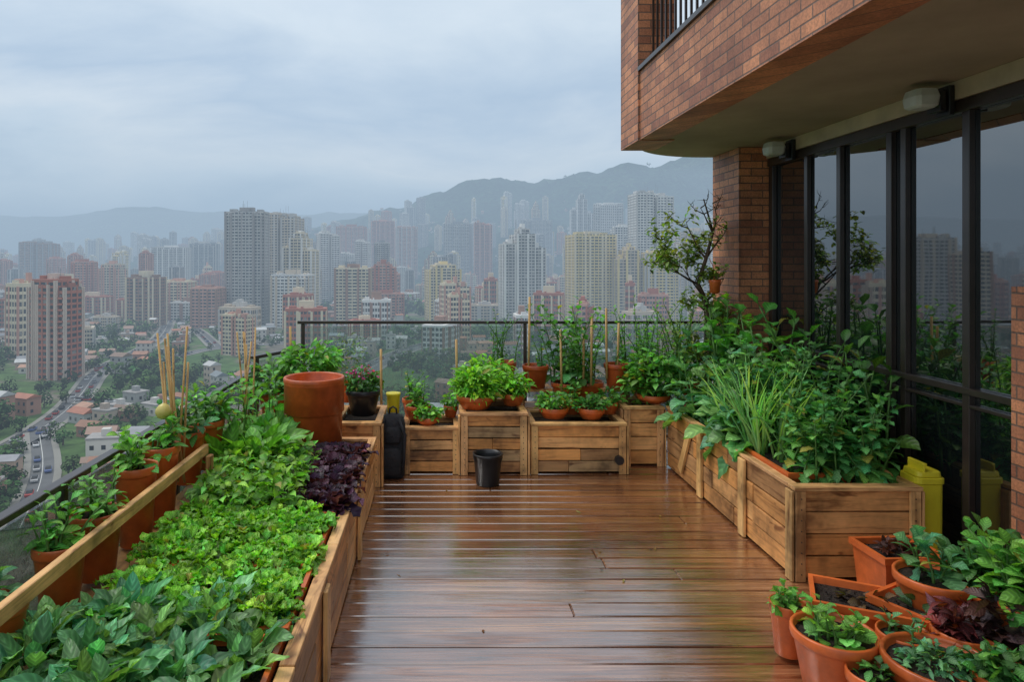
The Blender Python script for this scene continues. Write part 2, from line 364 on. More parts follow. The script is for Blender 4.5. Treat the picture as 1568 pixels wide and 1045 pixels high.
roads=[([(-30,700),(60,655),(118,610),(150,562),(215,535),(250,512),(262,480)],4.5),([(150,562),(260,545),(330,528),(500,520),(700,512),(900,522)],4),
       ([(480,640),(560,560),(640,525),(760,505),(900,500)],6),([(330,528),(300,500),(240,478)],4),([(118,610),(240,610),(430,590)],3.5),([(60,655),(70,720),(30,800)],3)]
RP=[]
def rounded(p):
    for _ in range(3):
        o=[p[0]]
        for a,b in zip(p[:-1],p[1:]): o+=[(.75*a[0]+.25*b[0],.75*a[1]+.25*b[1]),(.25*a[0]+.75*b[0],.25*a[1]+.75*b[1])]
        p=o+[p[-1]]
    return p
carpts=[]
for k,(pts,wd) in enumerate(roads):
    p=rounded([W(*q) for q in pts]); RP+=[(x,y,wd) for x,y in p]
    mb=MB()
    def strip(o1,o2,z,mt):
        V=[]
        for i,(x,y) in enumerate(p):
            a=p[max(i-1,0)];b=p[min(i+1,len(p)-1)]; tx,ty=b[0]-a[0],b[1]-a[1]; l=math.hypot(tx,ty)or 1; nx_,ny_=-ty/l,tx/l
            V+=[(x+nx_*o1,y+ny_*o1,z),(x+nx_*o2,y+ny_*o2,z)]
        mb.add(V,[[2*i,2*i+1,2*i+3,2*i+2] for i in range(len(p)-1)],mt)
    zz=GZ+.1+.03*k
    strip(-wd,wd,zz,0); strip(-wd-2,-wd,zz+.15,2); strip(wd,wd+2,zz+.15,2); strip(-.1,.1,zz+.02,1)
    mb.build('road',[ASPH,PAINT,PAVE])
    for i in range(len(p)-1):
        a,b=p[i],p[i+1]; l=math.hypot(b[0]-a[0],b[1]-a[1])
        for _ in range(int(l/9)+1):
            if random.random()<.6:
                t=R(0,1); an=math.atan2(b[1]-a[1],b[0]-a[0]); o=random.choice([-.5,.5])*wd
                carpts.append((a[0]+(b[0]-a[0])*t-math.sin(an)*o,a[1]+(b[1]-a[1])*t+math.cos(an)*o,zz,an))
RPA=np.array(RP)
def roaddist(x,y): return float(np.min(np.hypot(RPA[:,0]-x,RPA[:,1]-y)-RPA[:,2]))
mb=MB()
for x,y,z,a in carpts:
    c=random.choice([(.7,.7,.7),(.05,.05,.06),(.45,.05,.04),(.3,.3,.32),(.5,.5,.5),(.1,.15,.35)]); r_=rotm('z',a)
    V=np.array([(-2.1,-.9,.3),(2.1,-.9,.3),(2.1,.9,.3),(-2.1,.9,.3),(-2.1,-.9,.9),(2.1,-.9,.8),(2.1,.9,.8),(-2.1,.9,.9)])@r_.T+np.array([x,y,z]); mb.add(V,BF,0,c)
    V=np.array([(-1.7,-.8,.9),(1.1,-.8,.85),(1.1,.8,.85),(-1.7,.8,.9),(-1.2,-.65,1.45),(.4,-.65,1.45),(.4,.65,1.45),(-1.2,.65,1.45)])@r_.T+np.array([x,y,z]); mb.add(V,BF,1,(1,1,1))
mb.build('distant_traffic',[ROOF,BLACK])
# ------------------------------------------------------------ towers
def tower(mb,Wd,Dp,H,wall,accent,style=0,detail=1):
    fl=3.0; nf=int(H/fl)
    wall=np.array(wall);accent=np.array(accent)
    if style==0: rects=[(0,0,Wd,Dp*.5,H),(0,0,Wd*.55,Dp,H*.985),(-Wd*.36,0,Wd*.17,Dp*.8,H*.97),(Wd*.36,0,Wd*.17,Dp*.8,H*.96)]
    elif style==1: rects=[(0,0,Wd,Dp*.7,H*.93),(0,0,Wd*.62,Dp*.86,H),(0,0,Wd*.3,Dp,H*.96)]
    elif style==2: rects=[(0,0,Wd,Dp,H),(0,0,Wd*.3,Dp*1.1,H*.98)]
    elif style==4: rects=[(-Wd*.33,0,Wd*.34,Dp*.8,H*.84),(Wd*.33,.4,Wd*.34,Dp*.8,H*.8),(0,0,Wd*.42,Dp,H*.95),(-.2,0,Wd*.22,Dp*.7,H)]
    else: rects=[(-Wd*.27,0,Wd*.42,Dp,H),(Wd*.27,0,Wd*.42,Dp*.95,H*.97),(0,0,Wd*.3,Dp*.6,H*.99)]
    for ri,(cx,cy,sx,sy,h) in enumerate(rects):
        cx+=ri*.031; cy+=ri*.017
        box(mb,(cx-sx/2,cy-sy/2,0),(cx+sx/2,cy+sy/2,h),1)
        n=int(h/fl); e=.3+.013*ri
        for k in range(n+1):
            z=k*fl; t=wall*(.94+.08*((k*7)%3==0))
            box(mb,(cx-sx/2-e,cy-sy/2-e,z-.3),(cx+sx/2+e,cy+sy/2+e,z+(.9 if k<n else 1.3)),0,t)
        e2=e+.2
        nb=max(2,int(sx/3.4)); 
        for b in range(nb+1):
            x=cx-sx/2+sx*b/nb; wd=.4 if b%3 else 1.0; c=accent if b%3==0 else wall*.97
            box(mb,(x-wd,cy-sy/2-e2,0),(x+wd,cy-sy/2+.1,h),0,c); 
            box(mb,(x-wd,cy+sy/2-.1,0),(x+wd,cy+sy/2+e2,h),0,c)
        nb2=max(2,int(sy/3.4))
        for b in range(nb2+1):
            y=cy-sy/2+sy*b/nb2; wd=.4 if b%3 else 1.0; c=accent if b%3==0 else wall*.97
            box(mb,(cx-sx/2-e2-.01,y-wd,0),(cx-sx/2+.1,y+wd,h+.01),0,c)
            box(mb,(cx+sx/2-.1,y-wd,0),(cx+sx/2+e2+.01,y+wd,h+.01),0,c)
        if detail and sx>8:
            for b in range(1,nb,2):
                x=cx-sx/2+sx*(b+.5)/nb
                for k in range(1,n):
                    box(mb,(x-1.2,cy-sy/2-e-1.2,k*fl-.15),(x+1.2,cy-sy/2-e+.02,k*fl+.85),0,wall*1.08)
        box(mb,(cx-sx*.18,cy-sy*.2,h),(cx+sx*.18,cy+sy*.2,h+R(3,6)),0,accent)
        box(mb,(cx-sx*.42,cy-sy*.3,h),(cx-sx*.25,cy+sy*.1,h+2.6),0,wall*.9)
        box(mb,(cx+sx*.26,cy-sy*.1,h),(cx+sx*.40,cy+sy*.3,h+2.2),0,wall*.8)
    if detail:
        for _ in range(4):
            x,y=R(-Wd*.2,Wd*.2),R(-Dp*.15,Dp*.15); box(mb,(x-.1,y-.1,H),(x+.1,y+.1,H+R(6,11)),0,(.3,.3,.3))
GREY=(.52,.50,.47);BEI=(.60,.50,.38);CRM=(.72,.62,.44);YLW=(.76,.60,.27);RED=(.44,.145,.09);WHT=(.76,.74,.70);BRN=(.36,.20,.14);DRK=(.27,.28,.29);PNK=(.58,.31,.23)
heroes=[(35,105,425,578,RED,(.6,.48,.4),1),(338,405,320,497,GREY,(.34,.31,.29),0),(405,458,326,482,BEI,GREY,3),(432,482,355,490,CRM,WHT,4),(410,476,420,500,WHT,BEI,0),
(510,567,408,498,CRM,BRN,2),(566,606,402,486,PNK,RED,1),(652,705,404,490,CRM,YLW,1),(768,838,348,493,GREY,WHT,4),(875,946,356,490,YLW,CRM,2),(972,1036,292,484,WHT,GREY,3),
(945,990,375,492,BEI,YLW,4),(990,1045,385,494,YLW,GREY,0),(20,76,370,450,BRN,DRK,3),(192,240,422,498,BRN,CRM,2),(512,560,345,440,PNK,RED,2),(566,604,338,440,RED,PNK,2),(604,640,346,442,PNK,GREY,0),
(680,724,341,445,GREY,DRK,2),(725,756,340,446,RED,PNK,3),(875,912,296,445,GREY,WHT,4),(912,960,310,450,WHT,GREY,0),(1050,1092,352,482,GREY,BEI,0),(1096,1135,330,470,WHT,GREY,3),
(283,330,372,450,DRK,GREY,0),(225,282,378,455,GREY,WHT,2),(-130,-60,360,520,GREY,BEI,0),(-230,-150,380,540,BEI,BRN,3),(800,850,335,440,GREY,DRK,0),(1140,1200,350,500,GREY,WHT,0),
(105,140,400,478,PNK,RED,0),(148,185,404,480,BEI,PNK,1),(245,290,430,488,CRM,PNK,2),(292,335,440,500,PNK,BRN,2)]
occ=[(-225,345,20)]
for (x0,x1,yt,yb,wc,ac,st) in heroes:
    xc=(x0+x1)/2; X,D=W(xc,yb); wd=(x1-x0)/F*D; h=60+(400-yt)/F*D
    zb=max(0,hillh(X,D)-3) if D>1150 else 0
    mb=MB(); tower(mb,wd*.92,min(wd*.8,30),h-zb,wc,ac,st)
    o=mb.build('apartment_tower',[TWALL,TGLASS]); o.location=(X,D+wd*.4,GZ+zb); o.rotation_euler[2]=math.radians(R(-14,14)); occ.append((X,D,wd*.75))
tm=[]
for i,(wc,ac,st,wd,h) in enumerate([(GREY,DRK,0,26,96),(BEI,CRM,1,24,80),(PNK,RED,2,28,70),(WHT,GREY,3,30,100),(CRM,BRN,4,28,88),(RED,PNK,0,26,76),(YLW,WHT,1,24,84),(DRK,GREY,2,22,90)]):
    mb=MB(); tower(mb,wd,wd*.75,h,wc,ac,st,detail=0); o=mb.build('apartment_tower',[TWALL,TGLASS]); X,D=W(60+i*130,438); o.location=(X,D,GZ+max(0,hillh(X,D)-3)); tm.append(o.data); occ.append((X,D,20))
mm=[]
for i,(wc,ac,st,wd,h) in enumerate([(RED,CRM,2,34,24),(WHT,BRN,2,36,18),(CRM,PNK,3,30,30),(PNK,RED,0,36,27),(BEI,GREY,2,36,15)]):
    mb=MB(); tower(mb,wd,wd*.5,h,wc,ac,st,detail=0); o=mb.build('apartment_block',[TWALL,TGLASS]); X,D=W(120+i*150,488); X+=15; o.location=(X,D,GZ); mm.append(o.data); occ.append((X,D,26))
def inst(me,name,x,y,s,sz):
    o=bpy.data.objects.new(name,me); sc.collection.objects.link(o); o.location=(x,y,GZ+max(0,hillh(x,y)-4)); o.scale=(s,s,sz); o.rotation_euler[2]=R(-.5,.5)+random.choice([0,math.pi/2])
def free(x,y,r):
    for a,b,c in occ:
        if abs(a-x)<c+r and abs(b-y)<c+r: return False
    return True
cnt=0
for _ in range(6000):
    if cnt>=420: break
    t=random.random(); y=900+1400*t; x=R(-1.0,.62)*y
    if not free(x,y,14) or roaddist(x,y)<15: continue
    if noise.noise(Vector((x/260,y/260,1)))<-.16: continue
    if y>1350 and hillh(x,y)>170: continue
    hz=R(.5,1.15)*(1 if x>0 else .9); s=R(.65,1.0)
    inst(random.choice(tm),'apartment_tower',x,y,s,hz); occ.append((x,y,13)); cnt+=1
cnt=0
for _ in range(4000):
    if cnt>=230: break
    y=R(430,1300); x=R(-1.0,.6)*y
    if not free(x,y,18) or roaddist(x,y)<20: continue
    if noise.noise(Vector((x/150,y/150,4)))<-.1: continue
    inst(random.choice(mm),'apartment_block',x,y,R(.45,.85),R(.6,1.7)); occ.append((x,y,16)); cnt+=1
# ------------------------------------------------------------ houses and trees
parks=[(-185,300,26,30),(-112,420,55,75),(-20,330,30,40),(30,700,60,120),(190,640,50,90),(-60,620,50,40),(-75,290,30,40),(-250,330,20,60),(-105,250,14,22)]
def inpark(x,y): return any(((x-a)/c)**2+((y-b)/d)**2<1 for a,b,c,d in parks)
hb=MB(); TP=[]
roofs=[(.42,.17,.09),(.38,.14,.08),(.46,.25,.16),(.42,.42,.42),(.6,.6,.58),(.3,.3,.31),(.28,.18,.13),(.26,.30,.32),(.42,.2,.12),(.38,.24,.18)]
walls=[(.62,.59,.53),(.55,.45,.36),(.38,.2,.14),(.64,.62,.58),(.54,.38,.29),(.42,.42,.40)]
def house(px,py,zb,det):
    a=R(-.15,.15)+noise.noise(Vector((px/200,py/200,7)))*1.2
    big=random.random()<.04 and det
    sx,sy=(R(16,26),R(9,14)) if big else (R(5.5,10),R(4.5,7.5)); h=R(5,7) if big else random.choice([3.2,3.2,6,6,9])+R(0,1)
    rm=rotm('z',a); o=np.array([px,py,zb]); wc=np.array(random.choice(walls))*R(.8,1.1); rc=np.array(random.choice(roofs))*R(.75,1.15)
    def T(v): return np.array(v,float)@rm.T+o
    V=[(-sx/2,-sy/2,0),(sx/2,-sy/2,0),(sx/2,sy/2,0),(-sx/2,sy/2,0),(-sx/2,-sy/2,h),(sx/2,-sy/2,h),(sx/2,sy/2,h),(-sx/2,sy/2,h)]
    hb.add(T(V),BF,0,wc)
    e=.5; g=R(1.0,2.0) if not big else 1.2
    V=[(-sx/2-e,-sy/2-e,h+.02),(sx/2+e,-sy/2-e,h+.02),(sx/2+e,sy/2+e,h+.02),(-sx/2-e,sy/2+e,h+.02),(-sx/2-e,0,h+g),(sx/2+e,0,h+g)]
    if random.random()<.7 or big: hb.add(T(V),[[0,1,5,4],[2,3,4,5],[3,0,4],[1,2,5],[3,2,1,0]],1,rc)
    else:
        u=sx/2+.15; v=sy/2+.15
        hb.add(T([(-u,-v,h+.03),(u,-v,h+.03),(u,v,h+.03),(-u,v,h+.03),(-u,-v,h+.6),(u,-v,h+.6),(u,v,h+.6),(-u,v,h+.6)]),BF,1,(.36,.34,.32))
        V=[(-1.2,-1.2,h+.6),(1.2,-1.2,h+.6),(1.2,1.2,h+.6),(-1.2,1.2,h+.6),(-1.2,-1.2,h+2.6),(1.2,-1.2,h+2.6),(1.2,1.2,h+2.6),(-1.2,1.2,h+2.6)]; hb.add(T(V),BF,0,wc*.9)
    if py<650:
        for k in range(max(1,int(h/3))):
            nw=max(2,int(sx/3))
            for j in range(nw):
                xx=-sx/2+sx*(j+.5)/nw; zz=k*3+1.1
                hb.add(T([(xx-.6,-sy/2-.04,zz),(xx+.6,-sy/2-.04,zz),(xx+.6,-sy/2-.04,zz+1.3),(xx-.6,-sy/2-.04,zz+1.3)]),[[0,1,2,3]],2)
            for sgn in (-1,1):
                hb.add(T([(sgn*(sx/2+.04),-1.5,k*3+1.1),(sgn*(sx/2+.04),-.3,k*3+1.1),(sgn*(sx/2+.04),-.3,k*3+2.4),(sgn*(sx/2+.04),-1.5,k*3+2.4)]),[[0,1,2,3]],2)
    return sx
y=160.
while y<1150:
    stp=8.6+ y*.011
    x=-1.0*y
    while x<.58*y:
        px,py=x+R(-2.5,2.5),y+R(-2.5,2.5); x+=stp*R(.85,1.25)
        rd=roaddist(px,py)
        if rd<6 or not free(px,py,3): continue
        u=noise.noise(Vector((px/60,py/60,0)))
        if inpark(px,py):
            e=max(((px-a)/c)**2+((py-b)/d)**2 if ((px-a)/c)**2+((py-b)/d)**2<1 else 0 for a,b,c,d in parks)
            if random.random()<.25 or e>.6: TP.append((px,py,R(2.5,4.8)))
            continue
        if u>-.06:
            sx=house(px,py,GZ,True)
            if random.random()<.75: TP.append((px+sx*.6,py+R(-4,4),R(2.0,3.8)))
        else:
            TP.append((px,py,R(3,5.5)))
            if random.random()<.6: TP.append((px+R(-5,5),py+R(-5,5),R(3,5)))
    y+=stp*.95
for _ in range(1500):
    y=R(1400,2500);x=R(-.3,.62)*y; h=hillh(x,y)
    if h<20 or h>260 or noise.noise(Vector((x/160,y/160,11)))<.08: continue
    house(x,y,GZ+h-3,False)
hb.build('low_rise_houses',[TWALL,ROOF,TGLASS])
for i in range(0,len(RP),2):
    x,y,wd=RP[i]
    if random.random()<.7: TP.append((x+random.choice([-1,1])*(wd+5),y+R(-4,4),R(2.2,3.8)))
for _ in range(1100):
    y=R(700,2400);x=R(-.8,.6)*y
    if free(x,y,3): TP.append((x,y,R(5,9)))
tb=MB()
def crown(mb,cx,cy,z,r,K):
    nl=6; lc=rng.normal(0,.45,(nl,3))*r; lr=rng.uniform(.4,.75,nl)*r
    i=rng.integers(0,nl,K); d=rng.normal(0,1,(K,3)); d/=np.linalg.norm(d,axis=1)[:,None]
    c=lc[i]+d*(lr[i]*rng.uniform(.7,1.1,K))[:,None]; c[:,2]*=.8
    s=r*(.17 if K>100 else .24 if K>40 else .36)*rng.uniform(.6,1.3,K)
    a=rng.normal(0,1,(K,3)); n=d+rng.normal(0,.4,(K,3))+np.array([0,0,.5]); u=np.cross(n,a); u/=np.linalg.norm(u,axis=1)[:,None]; v=np.cross(n,u); v/=np.linalg.norm(v,axis=1)[:,None]
    C=c+np.array([cx,cy,z])
    V=np.stack([C-u*s[:,None],C-v*s[:,None]*.7,C+u*s[:,None],C+v*s[:,None]*.8],1).reshape(-1,3)
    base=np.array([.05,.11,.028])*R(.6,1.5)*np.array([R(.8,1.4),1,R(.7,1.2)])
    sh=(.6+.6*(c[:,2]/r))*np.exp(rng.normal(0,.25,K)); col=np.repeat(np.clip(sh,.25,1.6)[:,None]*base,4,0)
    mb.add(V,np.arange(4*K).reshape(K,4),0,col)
for x,y,r in TP:
    g=GZ+(max(0,hillh(x,y)-1) if y>1150 else 0)
    K=180 if y<330 else 70 if y<600 else 24
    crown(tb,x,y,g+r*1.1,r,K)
    if y<450: tube(tb,[(x,y,g),(x+.2,y,g+r*.6),(x,y,g+r*1.2)],[.35,.25,.12],5,1,(.6,.6,.6))
tb.build('distant_trees',[TREEM,BARK])

# ------------------------------------------------------------ terrace
mb=MB(); bw=.128; y=-2.5
while y<6.36:
    x=-1.62+R(-7,0)
    while x<2.8:
        x2=x+R(6.5,9); a,b=max(x,-1.62),min(x2,2.76)
        if b-a>.02:
            t=R(.68,1.25); box(mb,(a+.0012,y+.0035,-.03),(b-.0012,y+bw-.0035,R(-.0015,.0015)),0,(t,t*R(.92,1.05),t*R(.88,1.05)),rot=rotm('x',R(-.010,.010)))
        x=x2
    y+=bw
mb.build('wooden_deck',[DECK],bevel=.005)
B=empty('apartment_building')
mb=MB()
box(mb,(-1.66,-2.5,-.35),(3.4,6.42,-.04),0); mb.build('terrace_slab',[BLACK],B)
mb=MB(); box(mb,(-1.3,-2.5,GZ),(3.3,6.1,-.36)); mb.build('lower_storeys',[BRICK],B)
pl=[(1.63,-2.5),(1.63,5.3)]
for i in range(0,15):
    t=math.pi/2*i/14; pl.append((2.45-.82*math.cos(t),5.45+.87*math.sin(t)))
pl+=[(3.6,6.32),(3.6,-2.5)]
n=len(pl); V=[(x,y,2.66) for x,y in pl]+[(x,y,2.92) for x,y in pl]
mb=MB(); mb.add(V,[list(range(n))[::-1],list(range(n,2*n))]+[[i,(i+1)%n,n+(i+1)%n,n+i] for i in range(n)])
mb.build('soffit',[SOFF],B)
mb=MB()
box(mb,(1.58,-2.5,2.655),(1.80,5.36,3.19)); box(mb,(1.565,5.364,2.65),(1.85,5.87,7)); box(mb,(1.85,5.6,2.66+.27),(3.2,5.8,3.4))
box(mb,(2.95,-2.5,2.93),(3.2,5.59,7)); 
mb.build('brick_parapet',[BRICK],B)
mb=MB(); box(mb,(1.56,-2.5,3.192),(1.82,5.362,3.225)); box(mb,(1.9,-2.5,5.3),(2.94,5.59,5.45)); mb.build('parapet_coping',[FRAME],B)
mb=MB(); yy=0
while yy<5.3: box(mb,(1.66,yy,3.24),(1.675,yy+.015,4.2)); yy+=.1
box(mb,(1.645,0,3.26),(1.69,5.36,3.29)); box(mb,(1.645,0,4.2),(1.69,5.36,4.25)); mb.build('balcony_railing',[FRAME],B)
mb=MB(); box(mb,(2.52,5.735,0),(3.3,6.28,2.655)); mb.build('brick_pier',[BRICK],B)
mb=MB(); box(mb,(2.70,2.7,0),(2.98,3.22,1.58)); mb.build('brick_pier_low',[BRICK],B)
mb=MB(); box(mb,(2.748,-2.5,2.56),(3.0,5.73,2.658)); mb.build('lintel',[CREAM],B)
mb=MB(); ed=[-2.5,-.4,.7,1.6,2.5,3.2,3.585,4.07,4.20,4.73,5.08,5.19,5.73]
for a,b in zip(ed[:-1],ed[1:]):
    tl=R(-.004,.004); V=[(2.80-tl,a,.0),(2.80+tl,b,.0),(2.80+tl,b,2.56),(2.80-tl,a,2.56)]; V+= [(x+.02,y_,z) for x,y_,z in V]
    mb.add(V,[[0,1,2,3],[7,6,5,4],[0,4,5,1],[1,5,6,2],[2,6,7,3],[3,7,4,0]])
mb.build('window_glass',[WGLASS],B)
mb=MB()
for d,wd in [(5.69,.07),(5.15,.045),(4.73,.045),(4.20,.05),(4.07,.045),(3.585,.05),(3.2,.045),(2.5,.07),(1.6,.07),(.7,.07),(-.4,.07)]:
    box(mb,(2.765,d-wd/2,.02),(2.799,d+wd/2,2.50))
box(mb,(2.755,-2.5,2.49),(2.80,5.728,2.556)); box(mb,(2.755,-2.5,1.0),(2.798,5.725,1.035)); box(mb,(2.767,-2.5,.93),(2.797,5.72,.948)); box(mb,(2.752,-2.5,.012),(2.8,5.727,.08))
mb.build('window_frames',[FRAME],B,bevel=.003)
for (x,y) in [(2.60,3.68),(2.60,5.30)]:
    L=empty('wall_lamp'); mb=MB()
    lathe(mb,(x,y,2.52),[(.045,0),(.062,.012),(.068,.06),(.058,.10),(.025,.105)],20,0,sq=5,sx=1,sy=1.1); mb.build('housing',[LAMPM],L,bevel=.002)
    mb=MB(); box(mb,(x+.065,y-.05,2.50),(x+.10,y+.05,2.61)); box(mb,(x+.09,y-.02,2.53),(2.745,y+.02,2.57)); box(mb,(2.715,y-.05,2.48),(2.746,y+.05,2.64)); mb.build('bracket',[BLACK],L,bevel=.004)
def glassrail(name,p0,p1,z,posts,zb=.06,gm=None):
    E=empty(name); a=np.array(p0);b=np.array(p1); d=b-a; L=np.hypot(*d); an=math.atan2(d[1],d[0]); r_=rotm('z',an)
    def bx(mb,x0,x1,y0,y1,z0,z1):
        V=np.array([[x0,y0,z0],[x1,y0,z0],[x1,y1,z0],[x0,y1,z0],[x0,y0,z1],[x1,y0,z1],[x1,y1,z1],[x0,y1,z1]])@r_.T+np.array([a[0],a[1],0]); mb.add(V,BF)
    mb=MB(); bx(mb,-.03,L+.03,-.025,.025,z-.028,z); bx(mb,0,L,-.015,.015,zb,zb+.03)
    for t in posts: bx(mb,t-.016,t+.016,-.02,.02,0,z-.029)
    mb.build('frame',[FRAME],E,bevel=.003)
    mb=MB(); ps=sorted(posts)
    for s,e in zip(ps[:-1],ps[1:]): bx(mb,s+.03,e-.03,-.005,.005,zb+.04,z-.05)
    mb.build('glass_panels',[gm or RGLASS],E)
glassrail('glass_railing',(-1.58,-1.0),(-1.58,5.75),.78,[0.02,1.3,2.6,3.86,5.1,6.73],gm=RGLASS2)
glassrail('glass_railing',(-1.56,5.78),(-1.30,6.32),.90,[0.02,.59])
glassrail('glass_railing',(-1.28,6.34),(2.5,6.34),1.145,[.02,2.08,3.76])
E=empty('wooden_plant_shelf'); mb=MB()
box(mb,(-1.345,.9,.60),(-1.315,3.9,.655),0,(1.0,.95,.85)); box(mb,(-1.54,1.9,.30),(-1.345,5.0,.325),0,(.8,.7,.6))
for yy in (1.0,3.84): box(mb,(-1.313,yy,.0),(-1.283,yy+.05,.6),0,(.7,.6,.5))
mb.build('rails',[WOOD],E,bevel=.003)

# ------------------------------------------------------------ planters
PAL=[(1.15,1.0,.85),(1.0,.85,.7),(.75,.6,.5),(.9,.72,.55),(1.2,1.1,1.0),(.62,.55,.52),(.66,.70,.76),(1.05,.8,.55),(.9,.7,.5),(.5,.42,.38)]
def wt(): 
    t=R(.85,1.15); p=random.choice(PAL); return (t*p[0],t*p[1],t*p[2])
def lt():
    t=R(.95,1.2); return (t,t*R(.9,1),t*R(.8,.95))
def planter(name,x0,x1,y0,y1,h,rows=3,sl=None,batt=None,soil=.04,capw=.045):
    E=empty(name); mb=MB(); th=.022; rh=(h-.01)/rows
    def side(axis,fixed,s,e,inn):
        for r_ in range(rows):
            g=R(.003,.008); z0=.01+r_*rh+g; z1=.01+(r_+1)*rh-R(.001,.005)
            cuts=[s]; 
            if e-s>1.2:
                c=s+R(.45,.95)
                while c<e-.3: cuts.append(c); c+=R(.5,1.0)
            elif e-s>.4 and random.random()<.4: cuts.append(s+(e-s)*R(.35,.65))
            cuts.append(e)
            for a,b in zip(cuts[:-1],cuts[1:]):
                j=R(-.004,.003)
                lo,hi=fixed+j,fixed+inn*th+j
                lo,hi=min(lo,hi),max(lo,hi)
                if axis=='x': box(mb,(lo,a+.0025,z0),(hi,b-.0025,z1),0,wt(),rot=rotm('x',R(-.004,.004)))
                else: box(mb,(a+.0015,lo,z0),(b-.0015,hi,z1),0,wt(),rot=rotm('y',R(-.012,.012)))
    side('x',x0,y0+.004,y1-.004,1); side('x',x1,y0+.004,y1-.004,-1); side('y',y0,x0+.026,x1-.026,1); side('y',y1,x0+.026,x1-.026,-1)
    for (px,py,dx,dy) in ((x0,y0,1,-1),(x1,y0,-1,-1)):
        box(mb,(min(px,px+dx*.055),py-.024,.0),(max(px,px+dx*.055),py-.006,h),0,lt())
        sx_=.007 if px==x0 else -.007
        box(mb,(min(px-sx_,px-sx_*3),py-.022,.0),(max(px-sx_,px-sx_*3),py+.05,h-.001),0,lt())
    cz=h+.002
    box(mb,(x0-.008,y0-.028,cz),(x1+.008,y0+capw,cz+.022),0,lt()); box(mb,(x0-.008,y1-capw,cz),(x1+.008,y1+.01,cz+.022),0,lt())
    n=max(1,int((y1-y0)/.9)); ys_=np.linspace(y0+capw+.002,y1-capw-.002,n+1)
    for a,b in zip(ys_[:-1],ys_[1:]):
        box(mb,(x0-.008,a+.001,cz),(x0+capw,b-.001,cz+R(.017,.026)),0,lt()); box(mb,(x1-capw,a+.001,cz),(x1+.008,b-.001,cz+R(.017,.026)),0,lt())
    if batt:
        for (sx_,yy,rt) in batt:
            X=x0-.014 if sx_<0 else x1+.014
            box(mb,(X-.009,yy-.04,.005 if rt==0 else -.02+.07),(X+.009,yy+.04,h-.002 if rt==0 else h-.03),0,lt(),rot=None if rt==0 else rotm('x',rt))
    mb.build('planks',[WOOD],E,bevel=.0025)
    mb=MB()
    for zz in np.linspace(.04,h-.04,rows*2):
        for xx in np.linspace(x0+.03,x1-.03,2): tube(mb,[(xx,y0-.0265,zz),(xx,y0-.02,zz)],.0035,8)
    mb.build('nails',[FRAME],E)
    mb=MB(); box(mb,(x0+.03,y0+.03,.02),(x1-.03,y1-.03,h-soil)); mb.build('soil',[SOIL],E)
    return E
planter('raised_garden_bed',-1.26,-.465,1.2,5.0,.385,3,batt=[(1,2.75,0),(1,3.9,0)])
planter('raised_garden_bed',1.886,2.55,3.63,5.64,.48,4,batt=[(-1,4.22,0),(-1,4.9,0),(-1,5.2,.5)])
planter('wooden_planter_box',-.285,.165,5.46,5.9,.35,4)
planter('wooden_planter_box',.175,.70,5.43,6.0,.47,5)
planter('wooden_planter_box',.735,1.49,5.45,5.95,.385,4)
planter('wooden_planter_box',1.53,1.86,5.66,6.1,.47,4)
planter('wooden_planter_box',-.80,-.44,5.15,5.75,.46,4)
def rect_pot(mb,x0,x1,y0,y1,z0,h,tap=.02,rim=.014,col=(1,1,1),soil=.03):
    def ring(o,z): return [(x0+o,y0+o,z),(x1-o,y0+o,z),(x1-o,y1-o,z),(x0+o,y1-o,z)]
    V=ring(tap,z0)+ring(0,z0+h-.03)+ring(-rim,z0+h-.03)+ring(-rim,z0+h)+ring(.006,z0+h)+ring(.01,z0+h-soil)
    Fc=[[3,2,1,0]]
    for k in range(5):
        for i in range(4): Fc.append([k*4+i,k*4+(i+1)%4,(k+1)*4+(i+1)%4,(k+1)*4+i])
    mb.add(V,Fc,0,col); V2=ring(.01,z0+h-soil); mb.add(V2,[[0,1,2,3]],1)
    for _ in range(110):
        cx,cy=R(x0+.02,x1-.02),R(y0+.02,y1-.02); s=R(.004,.012); o=np.array([cx,cy,z0+h-soil+.003])
        mb.add(rng.uniform(-1,1,(4,3))*s+o,[[0,1,2],[0,2,3],[0,3,1],[1,3,2]],1)
yy=1.28
while yy<4.3:
    T_=empty('orange_trough'); mb=MB(); t=R(.85,1.1); rect_pot(mb,-1.19,-.535,yy+.02,yy+.50,.3,.125,.01,.012,(t,t,t)); mb.build('trough',[POT,SOIL],T_,bevel=.003); yy+=.54
T_=empty('orange_trough'); mb=MB(); rect_pot(mb,1.95,2.30,3.80,4.4,.36,.16,.01,.012); mb.build('trough',[POT,SOIL],T_,bevel=.003)
# ------------------------------------------------------------ pots
def pot_mesh(mb,c,r,h,col=(1,1,1),soil=.03,rim=.02,tp=.68):
    x,y,z=c; t1=tp+(1-tp)*.8
    lathe(mb,c,[(r*tp,0),(r*(tp+.03),.004),(r*t1,h-.045),(r*(t1+.01),-.042+h),(r*1.0,h-.04),(r*1.02,h-.03),(r*1.02,h-.004),(r*1.0,h),(r*.94,h),(r*.92,h-.01),(r*.90,h-soil)],28,0,col,cap=True)
    a=np.linspace(0,2*math.pi,20,endpoint=False)
    ring=np.stack([x+np.cos(a)*r*.90,y+np.sin(a)*r*.90,np.full(20,z+h-soil+.001)],1)
    V=np.vstack([ring,[[x,y,z+h-soil+.012]]]); mb.add(V,[[i,(i+1)%20,20] for i in range(20)],1)
    for _ in range(30):
        a,q=R(0,6.28),R(0,.8)*r; s=R(.004,.011); mb.add(rng.uniform(-1,1,(4,3))*s+np.array([x+math.cos(a)*q,y+math.sin(a)*q,z+h-soil+.009]),[[0,1,2],[0,2,3],[0,3,1],[1,3,2]],1)
